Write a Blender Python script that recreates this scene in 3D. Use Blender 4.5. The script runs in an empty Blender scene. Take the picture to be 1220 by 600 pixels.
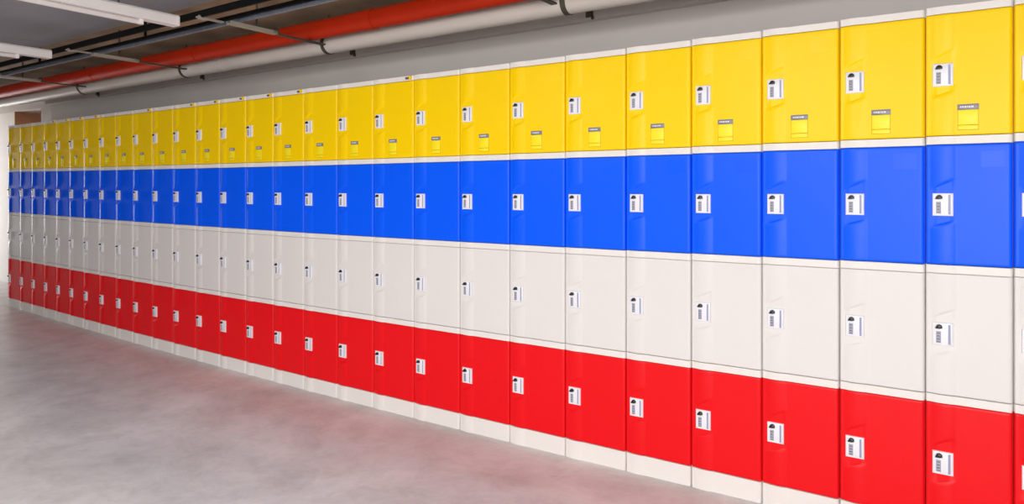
import bpy, math, random
from mathutils import Vector, Matrix

random.seed(4)
scene = bpy.context.scene
COL = scene.collection

# ------------------------------------------------------------------ materials
def srgb(r, g, b):
    def c(v):
        v /= 255.0
        return v / 12.92 if v <= 0.04045 else ((v + 0.055) / 1.055) ** 2.4
    return (c(r), c(g), c(b), 1.0)

def mat(name, col, rough=0.5, metal=0.0, spec=0.5, bump=0.0, bscale=200.0, mottle=0.0, mscale=4.0, rvar=0.0):
    m = bpy.data.materials.new(name)
    m.use_nodes = True
    nt = m.node_tree
    b = nt.nodes['Principled BSDF']
    b.inputs['Base Color'].default_value = col
    b.inputs['Roughness'].default_value = rough
    b.inputs['Metallic'].default_value = metal
    b.inputs['Specular IOR Level'].default_value = spec
    tc = nt.nodes.new('ShaderNodeTexCoord')
    if mottle > 0:
        n = nt.nodes.new('ShaderNodeTexNoise')
        n.inputs['Scale'].default_value = mscale
        n.inputs['Detail'].default_value = 6
        nt.links.new(tc.outputs['Object'], n.inputs['Vector'])
        r = nt.nodes.new('ShaderNodeValToRGB')
        k0, k1 = 1 - mottle, 1 + mottle
        r.color_ramp.elements[0].position = 0.3
        r.color_ramp.elements[1].position = 0.7
        r.color_ramp.elements[0].color = (col[0] * k0, col[1] * k0, col[2] * k0, 1)
        r.color_ramp.elements[1].color = (min(1, col[0] * k1), min(1, col[1] * k1), min(1, col[2] * k1), 1)
        nt.links.new(n.outputs['Fac'], r.inputs['Fac'])
        nt.links.new(r.outputs['Color'], b.inputs['Base Color'])
    if bump > 0:
        n2 = nt.nodes.new('ShaderNodeTexNoise')
        n2.inputs['Scale'].default_value = bscale
        n2.inputs['Detail'].default_value = 3
        nt.links.new(tc.outputs['Object'], n2.inputs['Vector'])
        bp = nt.nodes.new('ShaderNodeBump')
        bp.inputs['Strength'].default_value = bump
        bp.inputs['Distance'].default_value = 0.002
        nt.links.new(n2.outputs['Fac'], bp.inputs['Height'])
        nt.links.new(bp.outputs['Normal'], b.inputs['Normal'])
    return m

def plastic(name, col, rough=0.37):
    return mat(name, col, rough, bump=0.05, bscale=60, spec=0.22)

M = {}
M['yellow'] = plastic('yellow_plastic', srgb(255, 212, 0))
M['blue'] = plastic('blue_plastic', srgb(2, 92, 255))
M['white'] = plastic('grey_white_plastic', srgb(228, 223, 220))
M['red'] = plastic('red_plastic', srgb(236, 14, 24))
M['shell'] = plastic('off_white_plastic', srgb(234, 229, 224))
for c_ in ('yellow', 'blue', 'white', 'red'):
    M[c_ + '_panel'] = plastic(c_ + '_panel_plastic', tuple(M[c_].node_tree.nodes['Principled BSDF'].inputs['Base Color'].default_value), 0.31)
M['lock'] = mat('lock_plastic', srgb(236, 235, 240), 0.35)
M['groove'] = mat('lock_grey', srgb(150, 154, 186), 0.4)
M['black'] = mat('black_plastic', srgb(18, 18, 24), 0.3)
M['wheel'] = mat('wheel_grey', srgb(176, 174, 178), 0.4)
M['card'] = mat('card_yellow', srgb(255, 232, 20), 0.45)
M['slit'] = mat('card_slit', srgb(196, 146, 0), 0.6)
M['strip'] = mat('strip_grey', srgb(126, 124, 140), 0.35)
M['ink'] = mat('strip_print', srgb(226, 222, 222), 0.5)
M['brown'] = mat('brown_plastic', srgb(112, 88, 66), 0.6)
M['redpaint'] = mat('red_paint', srgb(190, 40, 0), 0.5, spec=.3, mottle=0.06, mscale=6)
M['whitepaint'] = mat('pipe_white_paint', srgb(204, 196, 188), 0.4, mottle=0.03, mscale=5)
M['galv'] = mat('galvanised', srgb(150, 156, 172), 0.5, metal=0.55, mottle=0.15, mscale=60)
M['darkmetal'] = mat('dark_metal', srgb(78, 74, 62), 0.55, metal=0.3)
M['blackmetal'] = mat('black_metal', srgb(10, 10, 10), 0.7, spec=.15)
M['arm'] = mat('grey_channel', srgb(168, 164, 154), 0.5, metal=0.3)
M['enamel'] = mat('white_enamel', srgb(238, 234, 230), 0.35)
M['tube'] = mat('frosted_tube', srgb(222, 218, 214), 0.25)
M['wall'] = mat('painted_wall', srgb(206, 200, 196), 0.75, mottle=0.03, mscale=1.3, bump=0.05, bscale=40)
M['wallwhite'] = mat('white_wall', srgb(236, 233, 230), 0.75, mottle=0.02, mscale=2)
M['wallbrown'] = mat('brown_wall', srgb(190, 138, 100), 0.85, mottle=0.12, mscale=5)
M['wallgrey'] = mat('dark_grey_wall', srgb(60, 57, 54), 0.9, mottle=0.1, mscale=1)
M['concrete'] = mat('ceiling_concrete', srgb(156, 134, 108), 0.85, mottle=0.35, mscale=3, bump=0.3, bscale=20)
M['board'] = mat('grey_board', srgb(146, 147, 152), 0.8, mottle=0.10, mscale=1.6)

def floor_material():
    m = bpy.data.materials.new('polished_concrete')
    m.use_nodes = True
    nt = m.node_tree
    b = nt.nodes['Principled BSDF']
    tc = nt.nodes.new('ShaderNodeTexCoord')
    def noise(scale, detail, rough=0.6, dist=0.0):
        n = nt.nodes.new('ShaderNodeTexNoise')
        n.inputs['Scale'].default_value = scale
        n.inputs['Detail'].default_value = detail
        n.inputs['Roughness'].default_value = rough
        n.inputs['Distortion'].default_value = dist
        nt.links.new(tc.outputs['Object'], n.inputs['Vector'])
        return n
    n1 = noise(1.1, 10, 0.68, 0.6)
    r1 = nt.nodes.new('ShaderNodeValToRGB')
    r1.color_ramp.elements[0].position = 0.32
    r1.color_ramp.elements[0].color = srgb(196, 193, 191)
    r1.color_ramp.elements[1].position = 0.68
    r1.color_ramp.elements[1].color = srgb(234, 231, 229)
    nt.links.new(n1.outputs['Fac'], r1.inputs['Fac'])
    n2 = noise(5, 12, 0.8, 0.35)
    r2 = nt.nodes.new('ShaderNodeValToRGB')
    r2.color_ramp.elements[0].position = 0.36
    r2.color_ramp.elements[0].color = (0.66, 0.63, 0.62, 1)
    r2.color_ramp.elements[1].position = 0.55
    r2.color_ramp.elements[1].color = (1, 1, 1, 1)
    nt.links.new(n2.outputs['Fac'], r2.inputs['Fac'])
    mx = nt.nodes.new('ShaderNodeMix')
    mx.data_type = 'RGBA'
    mx.blend_type = 'MULTIPLY'
    mx.inputs['Factor'].default_value = 0.5
    nt.links.new(r1.outputs['Color'], mx.inputs['A'])
    nt.links.new(r2.outputs['Color'], mx.inputs['B'])
    nt.links.new(mx.outputs['Result'], b.inputs['Base Color'])
    n3 = noise(2.2, 6)
    r3 = nt.nodes.new('ShaderNodeMapRange')
    r3.inputs['From Min'].default_value = 0.3
    r3.inputs['From Max'].default_value = 0.7
    r3.inputs['To Min'].default_value = 0.30
    r3.inputs['To Max'].default_value = 0.50
    nt.links.new(n3.outputs['Fac'], r3.inputs['Value'])
    nt.links.new(r3.outputs['Result'], b.inputs['Roughness'])
    bp = nt.nodes.new('ShaderNodeBump')
    bp.inputs['Strength'].default_value = 0.08
    bp.inputs['Distance'].default_value = 0.004
    nt.links.new(n2.outputs['Fac'], bp.inputs['Height'])
    nt.links.new(bp.outputs['Normal'], b.inputs['Normal'])
    return m
M['floor'] = floor_material()

# ------------------------------------------------------------------ mesh helpers
class MB:
    def __init__(self):
        self.v, self.f, self.m = [], [], []
    def box(self, x0, x1, y0, y1, z0, z1, mi=0, c=0.0):
        """box, optionally with chamfered vertical/horizontal front edges (front = -y)"""
        n = len(self.v)
        if c <= 0:
            self.v += [(x0, y0, z0), (x1, y0, z0), (x1, y1, z0), (x0, y1, z0),
                       (x0, y0, z1), (x1, y0, z1), (x1, y1, z1), (x0, y1, z1)]
            fs = [(0, 3, 2, 1), (4, 5, 6, 7), (0, 1, 5, 4), (1, 2, 6, 5), (2, 3, 7, 6), (3, 0, 4, 7)]
        else:
            rings = [(y0, c), (y0 + c * 0.35, c * 0.3), (y0 + c, 0), (y1, 0)]
            for y, i in rings:
                self.v += [(x0 + i, y, z0 + i), (x1 - i, y, z0 + i), (x1 - i, y, z1 - i), (x0 + i, y, z1 - i)]
            fs = [(0, 1, 2, 3)]
            for k in range(3):
                a, b = 4 * k, 4 * k + 4
                for j in range(4):
                    j2 = (j + 1) % 4
                    fs.append((a + j, b + j, b + j2, a + j2))
            fs.append((12, 15, 14, 13))
        for f in fs:
            self.f.append(tuple(n + i for i in f)); self.m.append(mi)
    def tube(self, p0, p1, r, seg=24, mi=0, cap=True):
        p0, p1 = Vector(p0), Vector(p1)
        d = (p1 - p0).normalized()
        a = d.orthogonal().normalized(); b = d.cross(a)
        n = len(self.v)
        for p in (p0, p1):
            for k in range(seg):
                t = 2 * math.pi * k / seg
                self.v.append(tuple(p + r * (math.cos(t) * a + math.sin(t) * b)))
        for k in range(seg):
            k2 = (k + 1) % seg
            self.f.append((n + k, n + k2, n + seg + k2, n + seg + k)); self.m.append(mi)
        if cap:
            self.f.append(tuple(n + k for k in reversed(range(seg)))); self.m.append(mi)
            self.f.append(tuple(n + seg + k for k in range(seg))); self.m.append(mi)
    def sweep(self, pts, prof, mi=0, closed_prof=True):
        """prof: list of polygons per point already in 3D rings"""
        n = len(self.v); k = len(prof[0])
        for ring in prof: self.v += [tuple(q) for q in ring]
        for i in range(len(prof) - 1):
            for j in range(k if closed_prof else k - 1):
                j2 = (j + 1) % k
                self.f.append((n + i * k + j, n + i * k + j2, n + (i + 1) * k + j2, n + (i + 1) * k + j)); self.m.append(mi)
        self.f.append(tuple(n + j for j in reversed(range(k)))); self.m.append(mi)
        e = n + (len(prof) - 1) * k
        self.f.append(tuple(e + j for j in range(k))); self.m.append(mi)
    def mesh(self, name, mats, smooth=35):
        me = bpy.data.meshes.new(name)
        me.from_pydata(self.v, [], self.f)
        for m in mats: me.materials.append(m)
        for p, i in zip(me.polygons, self.m): p.material_index = i
        me.update()
        import bmesh
        bm = bmesh.new(); bm.from_mesh(me)
        bmesh.ops.recalc_face_normals(bm, faces=bm.faces)
        bm.to_mesh(me); bm.free()
        if smooth:
            for p in me.polygons: p.use_smooth = True
            me.set_sharp_from_angle(angle=math.radians(smooth))
        return me

def link(name, me, parent=None, loc=(0, 0, 0), rotz=0.0):
    o = bpy.data.objects.new(name, me)
    COL.objects.link(o)
    o.location = loc
    o.rotation_euler = (0, 0, rotz)
    if parent is not None: o.parent = parent
    return o

def thing(name, label, cat, loc=(0, 0, 0), rotz=0.0, group=None, me=None):
    o = link(name, me, None, loc, rotz)
    o['label'] = label; o['category'] = cat
    if group: o['group'] = group
    return o

def struct(name, me, loc=(0, 0, 0)):
    o = link(name, me, None, loc)
    o['kind'] = 'structure'
    return o

# ------------------------------------------------------------------ the row of lockers: seams between the columns, in metres
# (x along the wall, y of the front, height of the floor under the seam)
SEAMS = [(-8.579, 2.963, .0217), (-8.239, 2.951, .0192), (-7.926, 2.941, .0169), (-7.612, 2.931, .0147),
         (-7.315, 2.922, .0126), (-7.017, 2.913, .0107), (-6.710, 2.904, .0087), (-6.394, 2.895, .0068),
         (-6.081, 2.887, .0050), (-5.779, 2.880, .0033), (-5.459, 2.872, .0017), (-5.138, 2.865, .0002),
         (-4.813, 2.859, -.0011), (-4.496, 2.854, -.0023), (-4.175, 2.849, -.0033), (-3.862, 2.845, -.0041),
         (-3.544, 2.841, -.0047), (-3.226, 2.839, -.0050), (-2.911, 2.838, -.0051), (-2.588, 2.837, -.0049),
         (-2.258, 2.838, -.0044), (-1.934, 2.840, -.0035), (-1.610, 2.842, -.0023), (-1.293, 2.846, -.0007),
         (-0.988, 2.851, .0013), (-0.693, 2.856, .0035), (-0.405, 2.861, .0060), (-0.122, 2.865, .0089),
         (0.136, 2.868, .0116), (0.416, 2.871, .0140)]
NCOL = len(SEAMS) - 1

def floor_z(x):
    if x <= SEAMS[0][0]: return SEAMS[0][2]
    if x >= SEAMS[-1][0]: return SEAMS[-1][2]
    for a, b in zip(SEAMS, SEAMS[1:]):
        if a[0] <= x <= b[0]:
            t = (x - a[0]) / (b[0] - a[0])
            return a[2] + t * (b[2] - a[2])

GAP = 0.0030          # half of the slit between two columns
RIB = 0.0060          # height of the moulded half-round rib at the left of every front
RA, RB = 0.015, 0.095 # its left and right foot

def edge(u, w):
    """rounded vertical edges of a front"""
    e = min(u, w - u) - GAP
    a, b = (.005, .004) if u < w / 2 else (.013, .009)
    if e >= a: return 0.0
    k = 1 - max(0.0, e) / a
    return b * (1 - math.sqrt(max(0.0, 1 - k * k)))

def profile(u, w):
    """how far the front lies back at u (0 = left edge of the column); the rib stands proud"""
    y = edge(u, w)
    if RA < u < RB:
        t = (u - (RA + RB) / 2) / ((RB - RA) / 2)
        y -= RIB * (1 - t * t)
    return y

def us(w):
    n = 14
    return ([GAP, GAP + .0004, GAP + .0015, GAP + .003, GAP + .005, .012] + [RA + (RB - RA) * k / n for k in range(n + 1)] +
            [RB + .004, w * .5, w - GAP - .018, w - GAP - .013, w - GAP - .009, w - GAP - .006, w - GAP - .0035, w - GAP - .0015, w - GAP - .0004, w - GAP])

def pad_profile(u, w):
    """the flat patch between the two ribs that carries the lock"""
    return edge(u, w)

BACK = 0.030

def front_sheet(mb, w, rows_fn, depth_fn):
    """height-field front: rows_fn(u)->list of z ; depth_fn(u,row)->y ; closed with a skirt to y=BACK and a back face"""
    U = us(w); base = len(mb.v)
    cols = []
    for u in U:
        zs = rows_fn(u)
        col = []
        for r, z in enumerate(zs):
            col.append(len(mb.v)); mb.v.append((u, depth_fn(u, r), z))
        cols.append(col)
    nr = len(cols[0])
    for i in range(len(U) - 1):
        for r in range(nr - 1):
            mb.f.append((cols[i][r], cols[i + 1][r], cols[i + 1][r + 1], cols[i][r + 1])); mb.m.append(0)
    ring = [c[0] for c in cols] + cols[-1][1:] + [c[-1] for c in reversed(cols[:-1])] + list(reversed(cols[0][1:-1]))
    k = len(ring)
    prev = ring
    for yy, out in ((.020, 0), (.020, GAP - .0008), (BACK, GAP - .0008)):
        n = len(mb.v)
        for i in ring:
            x, y, z = mb.v[i]
            mb.v.append((x - out if x < .001 + GAP else x + out if x > w - GAP - .001 else x, yy, z))
        cur = [n + j for j in range(k)]
        for j in range(k):
            j2 = (j + 1) % k
            mb.f.append((prev[j], cur[j], cur[j2], prev[j2])); mb.m.append(0)
        prev = cur
    mb.f.append(tuple(prev)); mb.m.append(0)

def door_mesh(w, h, m):
    mb = MB()
    cz = h * .5
    def edges(u):
        t = min(1.0, max(0.0, (u - RA) / (RB - RA)))
        return cz - .078 + .025 * t, cz + .052 + .038 * t
    def rows(u):
        lo, hi = edges(u)
        return [0.0015, .0035, .006, .012, lo - .016, lo - .009, lo - .003, lo, hi, hi + .003, hi + .009, hi + .016, h - .012, h - .006, h - .0035, h - .0015]
    def depth(u, r):
        a, b = profile(u, w), pad_profile(u, w)
        if r in (0, 15): return a + .004
        if r in (1, 14): return a + .001
        if r in (2, 3, 4, 11, 12, 13): return a
        if r in (5, 10): return a * .88 + b * .12
        if r in (6, 9): return a * .45 + b * .55
        return b
    front_sheet(mb, w, rows, depth)
    return mb.mesh('door', [m], 30)

def rail_into(mb, w, z0, z1):
    def rows(u): return [z0, z0 + .0015, z1 - .0015, z1]
    def depth(u, r): return profile(u, w) + (.0015 if r in (0, 3) else 0)
    front_sheet(mb, w, rows, depth)

def body_mesh(w, h, rail):
    mb = MB()
    mb.box(GAP, w - GAP, BACK + .001, .38, 0.0005, h - .0005)
    rail_into(mb, w, h - rail, h - .0005)
    return mb.mesh('body', [M['shell']], 30)

def plinth_mesh(w, h):
    mb = MB()
    mb.box(GAP + .002, w - GAP - .002, BACK + .001, .37, 0, h - .001)
    rail_into(mb, w, 0, h - .001)
    return mb.mesh('plinth', [M['shell']], 30)

# lock: one plate, one knob, one code wheel, shared by every locker; plate is 62 x 82 mm
LW, LH = .064, .082
def lock_mesh():
    mb = MB()
    mb.box(0, LW, -.007, .002, 0, LH, 0, .004)
    mb.box(.048, .055, -.0075, -.006, .006, LH - .006, 1)              # finger slot, its shadow painted as a grey-blue strip
    mb.box(.0115, .0265, -.0076, -.006, .009, .051, 1, .001)           # window the wheels sit in
    mb.box(.055, .060, -.010, -.006, .004, LH - .004, 0, .0015)        # finger lip
    return mb.mesh('combination_lock', [M['lock'], M['groove']], 30)
def knob_mesh():
    mb = MB()
    seg = 28; R = .0098
    rings = []
    for y, k in ((.0, 1.0), (-.006, 1.0), (-.0085, .93), (-.0095, .8)):
        ring = []
        for j in range(seg):
            t = 2 * math.pi * j / seg
            z = math.sin(t) * R * k
            ring.append((math.cos(t) * R * k, y, max(z, -R * .42 * k)))
        rings.append(ring)
    mb.sweep(None, rings)
    mb.box(-.0115, .004, -.0115, -.004, -.0050, .0, 0, .0015)            # thumb wing pointing left
    return mb.mesh('turn_knob', [M['black']], 40)
def wheel_mesh():
    mb = MB()
    seg = 20; R = .0052
    mb.tube((-.0055, 0, 0), (.0055, 0, 0), R, seg, 0)
    mb.box(-.0045, .0040, -R - .0006, -R + .001, -.0016, .0004, 1)     # dark digit mark
    return mb.mesh('code_wheel', [M['wheel'], M['black']], 40)
LOCK, KNOB, WHEEL = lock_mesh(), knob_mesh(), wheel_mesh()

CW, CH = .060, .090
def card_mesh():
    mb = MB()
    mb.box(0, CW, -.0022, .0005, 0, .0155, 0, .001)
    mb.box(0, CW, -.0022, .0005, .0175, CH - .020, 0, .001)
    mb.box(.001, CW - .001, -.0012, .0005, .002, CH - .002, 1)
    mb.box(-.0012, CW + .0012, -.0006, .0005, -.0014, CH, 1)
    return mb.mesh('card_holder', [M['card'], M['slit']], 30)
def title_mesh():
    mb = MB()
    mb.box(-.0015, CW + .0015, -.0030, .0005, CH - .0195, CH, 0, .001)
    rnd = random.Random(3)
    x = .006
    while x < CW - .014:                                               # the pale unreadable print on the strip
        l = rnd.uniform(.0035, .008)
        mb.box(x, x + l, -.0034, -.0028, CH - .0125 + rnd.uniform(-.0008, .0008), CH - .0065, 1)
        x += l + .0016
    return mb.mesh('title_strip', [M['strip'], M['ink']], 30)
CARD, TITLE = card_mesh(), title_mesh()

def tag_mesh():
    mb = MB()
    mb.box(0, .030, -.010, .002, .003, .015, 0, .003)
    mb.box(.029, .044, -.012, .002, 0, .020, 1, .003)
    return mb.mesh('corner_tag', [M['brown'], M['yellow']], 30)
TAG = tag_mesh()
TAGGED = {3, 4, 5, 6, 9, 11, 12, 13, 14, 15, 18}

def panel_mesh(pw, ph, m):
    mb = MB()
    mb.box(0, pw, -.0003, .001, 0, ph, 0, .0002)
    return mb.mesh('number_panel', [m], 0)

ORD = ['first', 'second', 'third', 'fourth', 'fifth', 'sixth', 'seventh', 'eighth', 'ninth', 'tenth', 'eleventh',
       'twelfth', 'thirteenth', 'fourteenth']
# tier: colour, height of the bottom of the module, height of the door, height of the top rail
TIERS = [('red', .0869, .4279, .0300), ('white', .5448, .4370, .0298), ('blue', 1.0116, .4325, .0296), ('yellow', 1.4737, .4383, .0280)]
ROWN = {'red': 'bottom row', 'white': 'third row down', 'blue': 'second row down', 'yellow': 'top row'}
DESC = {'red': 'red plastic locker', 'white': 'white plastic locker', 'blue': 'blue plastic locker', 'yellow': 'yellow plastic locker'}

for i in range(NCOL):
    (xa, ya, za), (xb, yb, zb) = SEAMS[i], SEAMS[i + 1]
    w = math.hypot(xb - xa, yb - ya)
    rz = math.atan2(yb - ya, xb - xa)
    zc = (za + zb) / 2
    for colour, z0, dh, rail in TIERS:
        h = dh + rail
        if i == NCOL - 1: where = 'cut off by the right photo edge'
        elif i == 0: where = 'in the end column farthest from the camera'
        elif i < 14: where = '%s column from the far left end' % ORD[i]
        else: where = '%s full column from the right' % ORD[NCOL - 2 - i]
        lab = '%s in the %s, %s' % (DESC[colour], ROWN[colour], where)
        loc = (xa, ya, zc + z0)
        t = thing('locker', lab, 'locker', loc, rz, '%s lockers in the %s' % (colour, ROWN[colour]))
        b = link('body', body_mesh(w, h, rail), t)
        d = link('door', door_mesh(w, dh, M[colour]), t)
        pn = link('number_panel', panel_mesh(w * .27, .060, M[colour + '_panel']), d, (w * .64, 0, dh - .085))
        lk = link('combination_lock', LOCK, t, (.022, 0, dh * .5 - LH / 2))
        link('turn_knob', KNOB, lk, (.021, -.0065, .066))
        if i >= 9:
            for k in range(4):
                link('code_wheel', WHEEL, lk, (.019, -.0045, .0140 + k * .0105))
        if colour == 'yellow':
            c = link('card_holder', CARD, t, (w * .5 - CW / 2, 0, .020))
            link('title_strip', TITLE, c)
            c['label'] = 'bright yellow card holder under a grey strip'
            if i in TAGGED:
                tg = link('corner_tag', TAG, t, (w - .058, 0, h - rail + .004))
                tg['label'] = 'brown and yellow tag on the top rail'
        if colour == 'red':
            p = link('plinth', plinth_mesh(w, z0 + .003), t, (0, 0, -z0 - .003))
            p['label'] = 'off-white plinth on the floor'
        if colour != 'white':
            b['label'] = 'off-white shell and top rail'

# ------------------------------------------------------------------ the room
WALL_Y = 3.36
ZC = 2.42
# floor, gently dished to its drains, as the plinths stand on it
mb = MB()
xs = [-18, -14, -11] + [s[0] for s in SEAMS] + [2.5, 6, 9]
ys = [-9, -4, 0, 2, 4, 8]
for y in ys:
    for x in xs: mb.v.append((x, y, floor_z(x)))
nx = len(xs)
for j in range(len(ys) - 1):
    for i in range(nx - 1):
        mb.f.append((j * nx + i, j * nx + i + 1, (j + 1) * nx + i + 1, (j + 1) * nx + i)); mb.m.append(0)
struct('floor', mb.mesh('floor', [M['floor']], 60))

mb = MB(); mb.box(-8.53, 9, WALL_Y, WALL_Y + .2, -.05, ZC, 0)
struct('wall_back', mb.mesh('wall_back', [M['wall']], 0))
# downstand under the ceiling along the wall
mb = MB(); mb.box(-8.53, 9, 3.30, WALL_Y, 2.225, ZC, 0)
struct('trim_1', mb.mesh('trim_1', [M['wall']], 0))
mb = MB(); mb.box(-18, 9, -9, 8, ZC, ZC + .2, 0)
struct('ceiling', mb.mesh('ceiling', [M['concrete']], 0))
# grey insulation boards up to the pipe strip
mb = MB()
for k in range(0, 9):
    x1 = 3.0 - k * 2.2
    mb.box(x1 - 2.194, x1, -9, 2.28, ZC - .03, ZC, 0)
struct('ceiling_boards', mb.mesh('ceiling_boards', [M['board']], 0))
# white wall beyond the far end, brown recess and grey pier between
mb = MB(); mb.box(-18, -10.50, 3.70, 4.6, -.05, 2.305, 0)
struct('wall_left', mb.mesh('wall_left', [M['wallwhite']], 0))
mb = MB(); mb.box(-10.50, -10.48, 3.70, 4.6, -.05, 2.305, 0)
struct('wall_return', mb.mesh('wall_return', [M['wallbrown']], 0))
mb = MB(); mb.box(-18, -8.6, 3.70, 4.6, 2.305, ZC, 0)
struct('trim_2', mb.mesh('trim_2', [M['wall']], 0))
mb = MB(); mb.box(-14, -8, 4.6, 4.75, -.05, ZC, 0)
struct('wall_recess', mb.mesh('wall_recess', [M['wallbrown']], 0))
mb = MB(); mb.box(-9.42, -8.75, 3.60, 4.6, -.05, 2.305, 0)
struct('wall_pier', mb.mesh('wall_pier', [M['wall']], 0))
mb = MB(); mb.box(-18.2, -18, -9, 8, -.05, ZC, 0)
struct('wall_end', mb.mesh('wall_end', [M['wallgrey']], 0))

# ------------------------------------------------------------------ pipes along the ceiling
def pipe(name, label, y, z, r, m, joints, jl):
    mb = MB(); mb.tube((-14, y, z), (6, y, z), r, 40)
    t = thing(name, label, 'pipe', me=mb.mesh(name, [m], 40))
    for x in joints:
        k = MB(); k.tube((x - .05, y, z), (x + .05, y, z), r + .003, 40)
        link('coupling', k.mesh('coupling', [m], 40), t)
    return t
pipe('sprinkler_pipe', 'thick red painted pipe hanging under the ceiling above the lockers', 2.80, 2.284, .057, M['redpaint'], [-6.3, -4.72, -2.9], None)
pipe('drain_pipe', 'thick white painted pipe running just below the red pipe', 2.95, 2.226, .058, M['whitepaint'], [-4.62, -0.9], None)

# straps around the white pipe
def ring_mesh(r, wd, th, m):
    mb = MB(); seg = 36
    rings = []
    for k in range(seg + 1):
        t = 2 * math.pi * k / seg
        c, s = math.cos(t), math.sin(t)
        rings.append([(-wd / 2, r * c, r * s), (wd / 2, r * c, r * s), (wd / 2, (r + th) * c, (r + th) * s), (-wd / 2, (r + th) * c, (r + th) * s)])
    mb.sweep(None, rings)
    return mb
STRAP_X = [(-6.80, 'far strap nearest the left end'), (-5.09, 'second strap from the left'), (-3.43, 'third strap from the left'), (-1.655, 'rightmost strap')]
rg = ring_mesh(.0585, .028, .004, None).mesh('band', [M['darkmetal']], 40)
rod_mb = MB(); rod_mb.tube((0, 0, .06), (0, 0, ZC - 2.226), .006, 10)
rodm = rod_mb.mesh('rod', [M['darkmetal']], 40)
for x, wh in STRAP_X:
    t = thing('pipe_strap', 'dark metal strap around the white pipe, %s' % wh, 'pipe strap', (x, 2.95, 2.226), 0, 'straps around the white pipe')
    link('band', rg, t); link('rod', rodm, t)

# arms that carry the red pipe: light channel towards the ladder, dark saddle below the pipe, rod up to the ceiling
def arm_mesh():
    mb = MB()
    mb.box(-.021, .021, -.58, -.27, -.012, -.009, 0)
    mb.box(-.021, -.018, -.58, -.27, -.009, .006, 0)
    mb.box(.018, .021, -.58, -.27, -.009, .006, 0)
    mb.box(-.021, .021, -.30, -.272, -.009, .005, 0)
    return mb.mesh('arm', [M['arm']], 0)
def saddle_mesh():
    mb = MB()
    mb.box(-.016, .016, -.272, .115, -.012, -.004, 0)
    mb.box(-.012, .012, -.275, -.255, -.012, .030, 0)
    return mb.mesh('saddle', [M['darkmetal']], 0)
def hrod_mesh():
    mb = MB(); mb.tube((0, -.40, -.01), (0, -.40, ZC - 2.222), .006, 10)
    return mb.mesh('rod', [M['darkmetal']], 40)
AR, SD, HR = arm_mesh(), saddle_mesh(), hrod_mesh()
for x, wh in ((-6.64, 'leftmost one, beside the far strap'), (-5.00, 'middle one, below the longer batten light'), (-3.41, 'the nearer one right of the batten lights'), (-1.70, 'cut off at the top edge')):
    t = thing('pipe_bracket', 'metal support arm under the red pipe, %s' % wh, 'bracket', (x, 2.80, 2.222), 0, 'support arms under the red pipe')
    link('arm', AR, t); link('saddle', SD, t); link('rod', HR, t)

# small clips on the downstand
mb = MB(); mb.box(-.020, .020, -.018, 0, -.016, .016, 0, .004); mb.box(.012, .024, -.012, 0, -.030, -.012, 0)
cl = mb.mesh('cable_clip', [M['darkmetal']], 0)
for x, wh in ((-7.30, 'leftmost one near the far end'), (-5.438, 'second from the left'), (-3.581, 'third from the left'), (-1.712, 'the rightmost one')):
    thing('cable_clip', 'small dark clip on the wall below the white pipe, %s' % wh, 'clip', (x, 3.30, 2.250), 0, 'clips on the wall below the white pipe', cl)

# cable ladder: two side rails, rungs, hangers
LZ0, LZ1, LY0, LY1 = 2.245, 2.272, 2.128, 2.315
t = thing('cable_ladder', 'long dark metal cable ladder hanging beside the red pipe', 'cable tray', (-4, (LY0 + LY1) / 2, LZ0))
def rail_mesh(galv, h):
    mb = MB()
    mb.box(-10, 9, -.006, .006, 0, h, 0)
    return mb.mesh('side_rail', [M['galv'] if galv else M['blackmetal']], 0)
r1 = link('side_rail', rail_mesh(False, .038), t, (0, -(LY1 - LY0) / 2, 0)); r1['label'] = 'black side rail'
r2 = link('side_rail', rail_mesh(True, .027), t, (0, (LY1 - LY0) / 2, 0)); r2['label'] = 'blue-grey side rail'
mb = MB(); mb.box(-.014, .014, -.115, .040, -.004, .004, 0); mb.tube((0, -.105, .0), (0, -.075, .0), .013, 12)
rung = mb.mesh('rung', [M['arm']], 30)
for k in range(8):
    link('rung', rung, t, (-6.3 + k * 1.585 + 3.6 - .0, 0, 0))
mb = MB(); mb.tube((0, 0, .03), (0, 0, ZC - LZ0), .009, 12)
hang = mb.mesh('hanger_rod', [M['blackmetal']], 40)
for k in range(6):
    link('hanger_rod', hang, t, (-3.68 + k * 1.6, 0.0925, 0))
    link('hanger_rod', hang, t, (-0.484 + (k - 2) * 1.6, 0.0925, 0)) if k == 0 else None
# cables lying in the ladder
mb = MB()
for dy, dz, r in ((.080, .036, .010), (.066, .024, .010),):
    mb.tube((-10, dy, dz), (9, dy, dz), r, 10)
cab = link('cables', mb.mesh('cables', [M['blackmetal']], 40), t)

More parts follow.
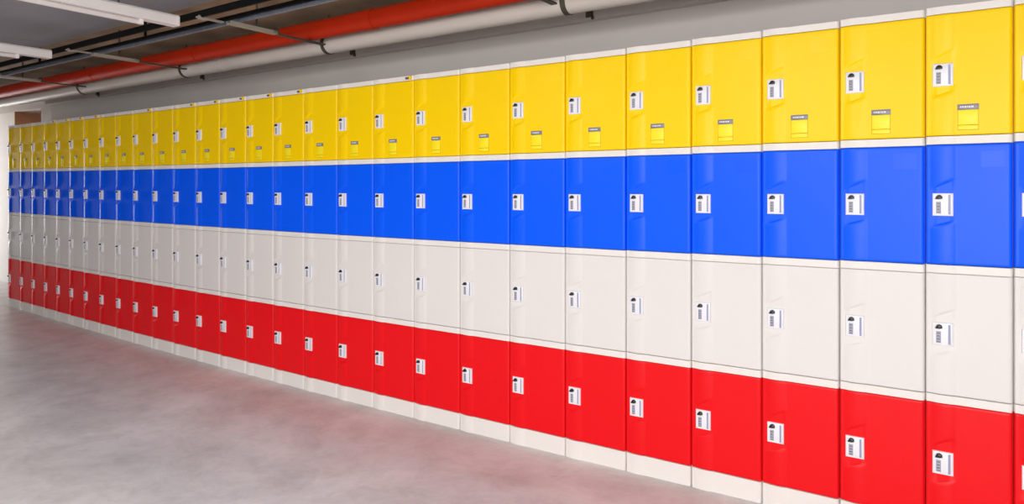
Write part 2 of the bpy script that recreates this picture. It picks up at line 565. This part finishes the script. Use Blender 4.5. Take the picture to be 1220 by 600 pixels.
# ------------------------------------------------------------------ batten lights
def batten(x, yend, label):
    L = 1.55; z0 = 2.165; H = .056; W2 = .030
    t = thing('batten_light', label, 'ceiling light', (x, yend, z0), 0, 'batten lights under the grey ceiling')
    mb = MB()
    prof = [(-W2, 0), (-W2, H * .8), (-W2 * .7, H), (W2 * .7, H), (W2, H * .8), (W2, 0)]
    rings = [[(px, y, pz) for px, pz in prof] for y in (-L, -.012)]
    mb.sweep(None, rings)
    link('housing', mb.mesh('housing', [M['enamel']], 30), t)
    mb = MB()
    rings = [[(px * 1.04, y, pz - (0.001 if pz == 0 else -.001)) for px, pz in prof] for y in (-.012, 0)]
    mb.sweep(None, rings)
    link('end_cap', mb.mesh('end_cap', [M['enamel']], 30), t)
    mb = MB(); mb.tube((-.006, -L + .12, -.013), (-.006, -.20, -.013), .013, 20)
    tb = link('tube', mb.mesh('tube', [M['tube']], 40), t); tb['label'] = 'unlit fluorescent tube'
    mb = MB(); mb.box(-.018, .008, -.20, -.18, -.025, .001, 0); mb.box(-.018, .008, -L + .10, -L + .12, -.025, .001, 0)
    link('lampholder', mb.mesh('lampholder', [M['enamel']], 0), t)
    for yy in (-.30, -L + .3):
        mb = MB(); mb.tube((0, yy, H - .010), (0, yy, ZC - .03 - z0), .005, 10)
        link('suspension_rod', mb.mesh('suspension_rod', [M['darkmetal']], 40), t)
    return t
batten(-3.52, 1.985, 'long white batten light hanging at the top, the nearer of two')
batten(-5.11, 2.005, 'white batten light cut by the left edge, the farther of two')

# ------------------------------------------------------------------ light
def area(name, loc, target, sx, sy, power, col=(1, 1, 1)):
    l = bpy.data.lights.new(name, 'AREA'); l.shape = 'RECTANGLE'; l.size = sx; l.size_y = sy; l.energy = power; l.color = col
    o = bpy.data.objects.new(name, l); COL.objects.link(o)
    o.location = loc
    o.rotation_euler = (Vector(target) - Vector(loc)).to_track_quat('-Z', 'Y').to_euler()
    return o
area('added_key_light', (1.3, -5.2, 1.35), (-2.2, 2.8, 1.1), 4.4, 2.0, 300, (1, .985, .97))  # unseen key light added behind the camera; an entrance there is only assumed
area('added_wall_fill', (-12.9, 3.05, 1.2), (-10.9, 3.75, .8), .8, 1.9, 75, (1, .985, .97))  # unseen light added close by to brighten the white wall as daylight
for k, (lx, ly, p) in enumerate(((-3.4, -0.9, 46), (-1.2, -0.9, 84), (1.2, -0.9, 70))):
    area('added_overhead_fill', (lx, ly, 2.3), (lx, ly + .5, 0), .25, 1.5, p, (1, .985, .965))  # unseen fill lights added overhead to brighten the floor and doors

wd = bpy.data.worlds.new('world'); scene.world = wd
wd.use_nodes = True
wd.node_tree.nodes['Background'].inputs['Color'].default_value = (.95, .97, 1, 1)
wd.node_tree.nodes['Background'].inputs['Strength'].default_value = 0.16

# ------------------------------------------------------------------ camera
cam = bpy.data.cameras.new('camera')
cam.sensor_fit = 'HORIZONTAL'; cam.sensor_width = 36.0
F = 800.0
cam.lens = 36.0 * F / 1220.0
cam.shift_y = -(300.0 - 223.0) / 1220.0
cam.clip_start = 0.05
co = bpy.data.objects.new('camera', cam); COL.objects.link(co)
co.location = (0, 0, 1.30)
co.rotation_euler = (math.pi / 2, 0, math.atan2(800.0, 1184.0))
scene.camera = co

vs = scene.view_settings
scene.display_settings.display_device = 'sRGB'
vs.view_transform = 'Standard'; vs.look = 'None'; vs.exposure = 0.0; vs.gamma = 1.0
vs.use_curve_mapping = False
scene.cycles.max_bounces = 8
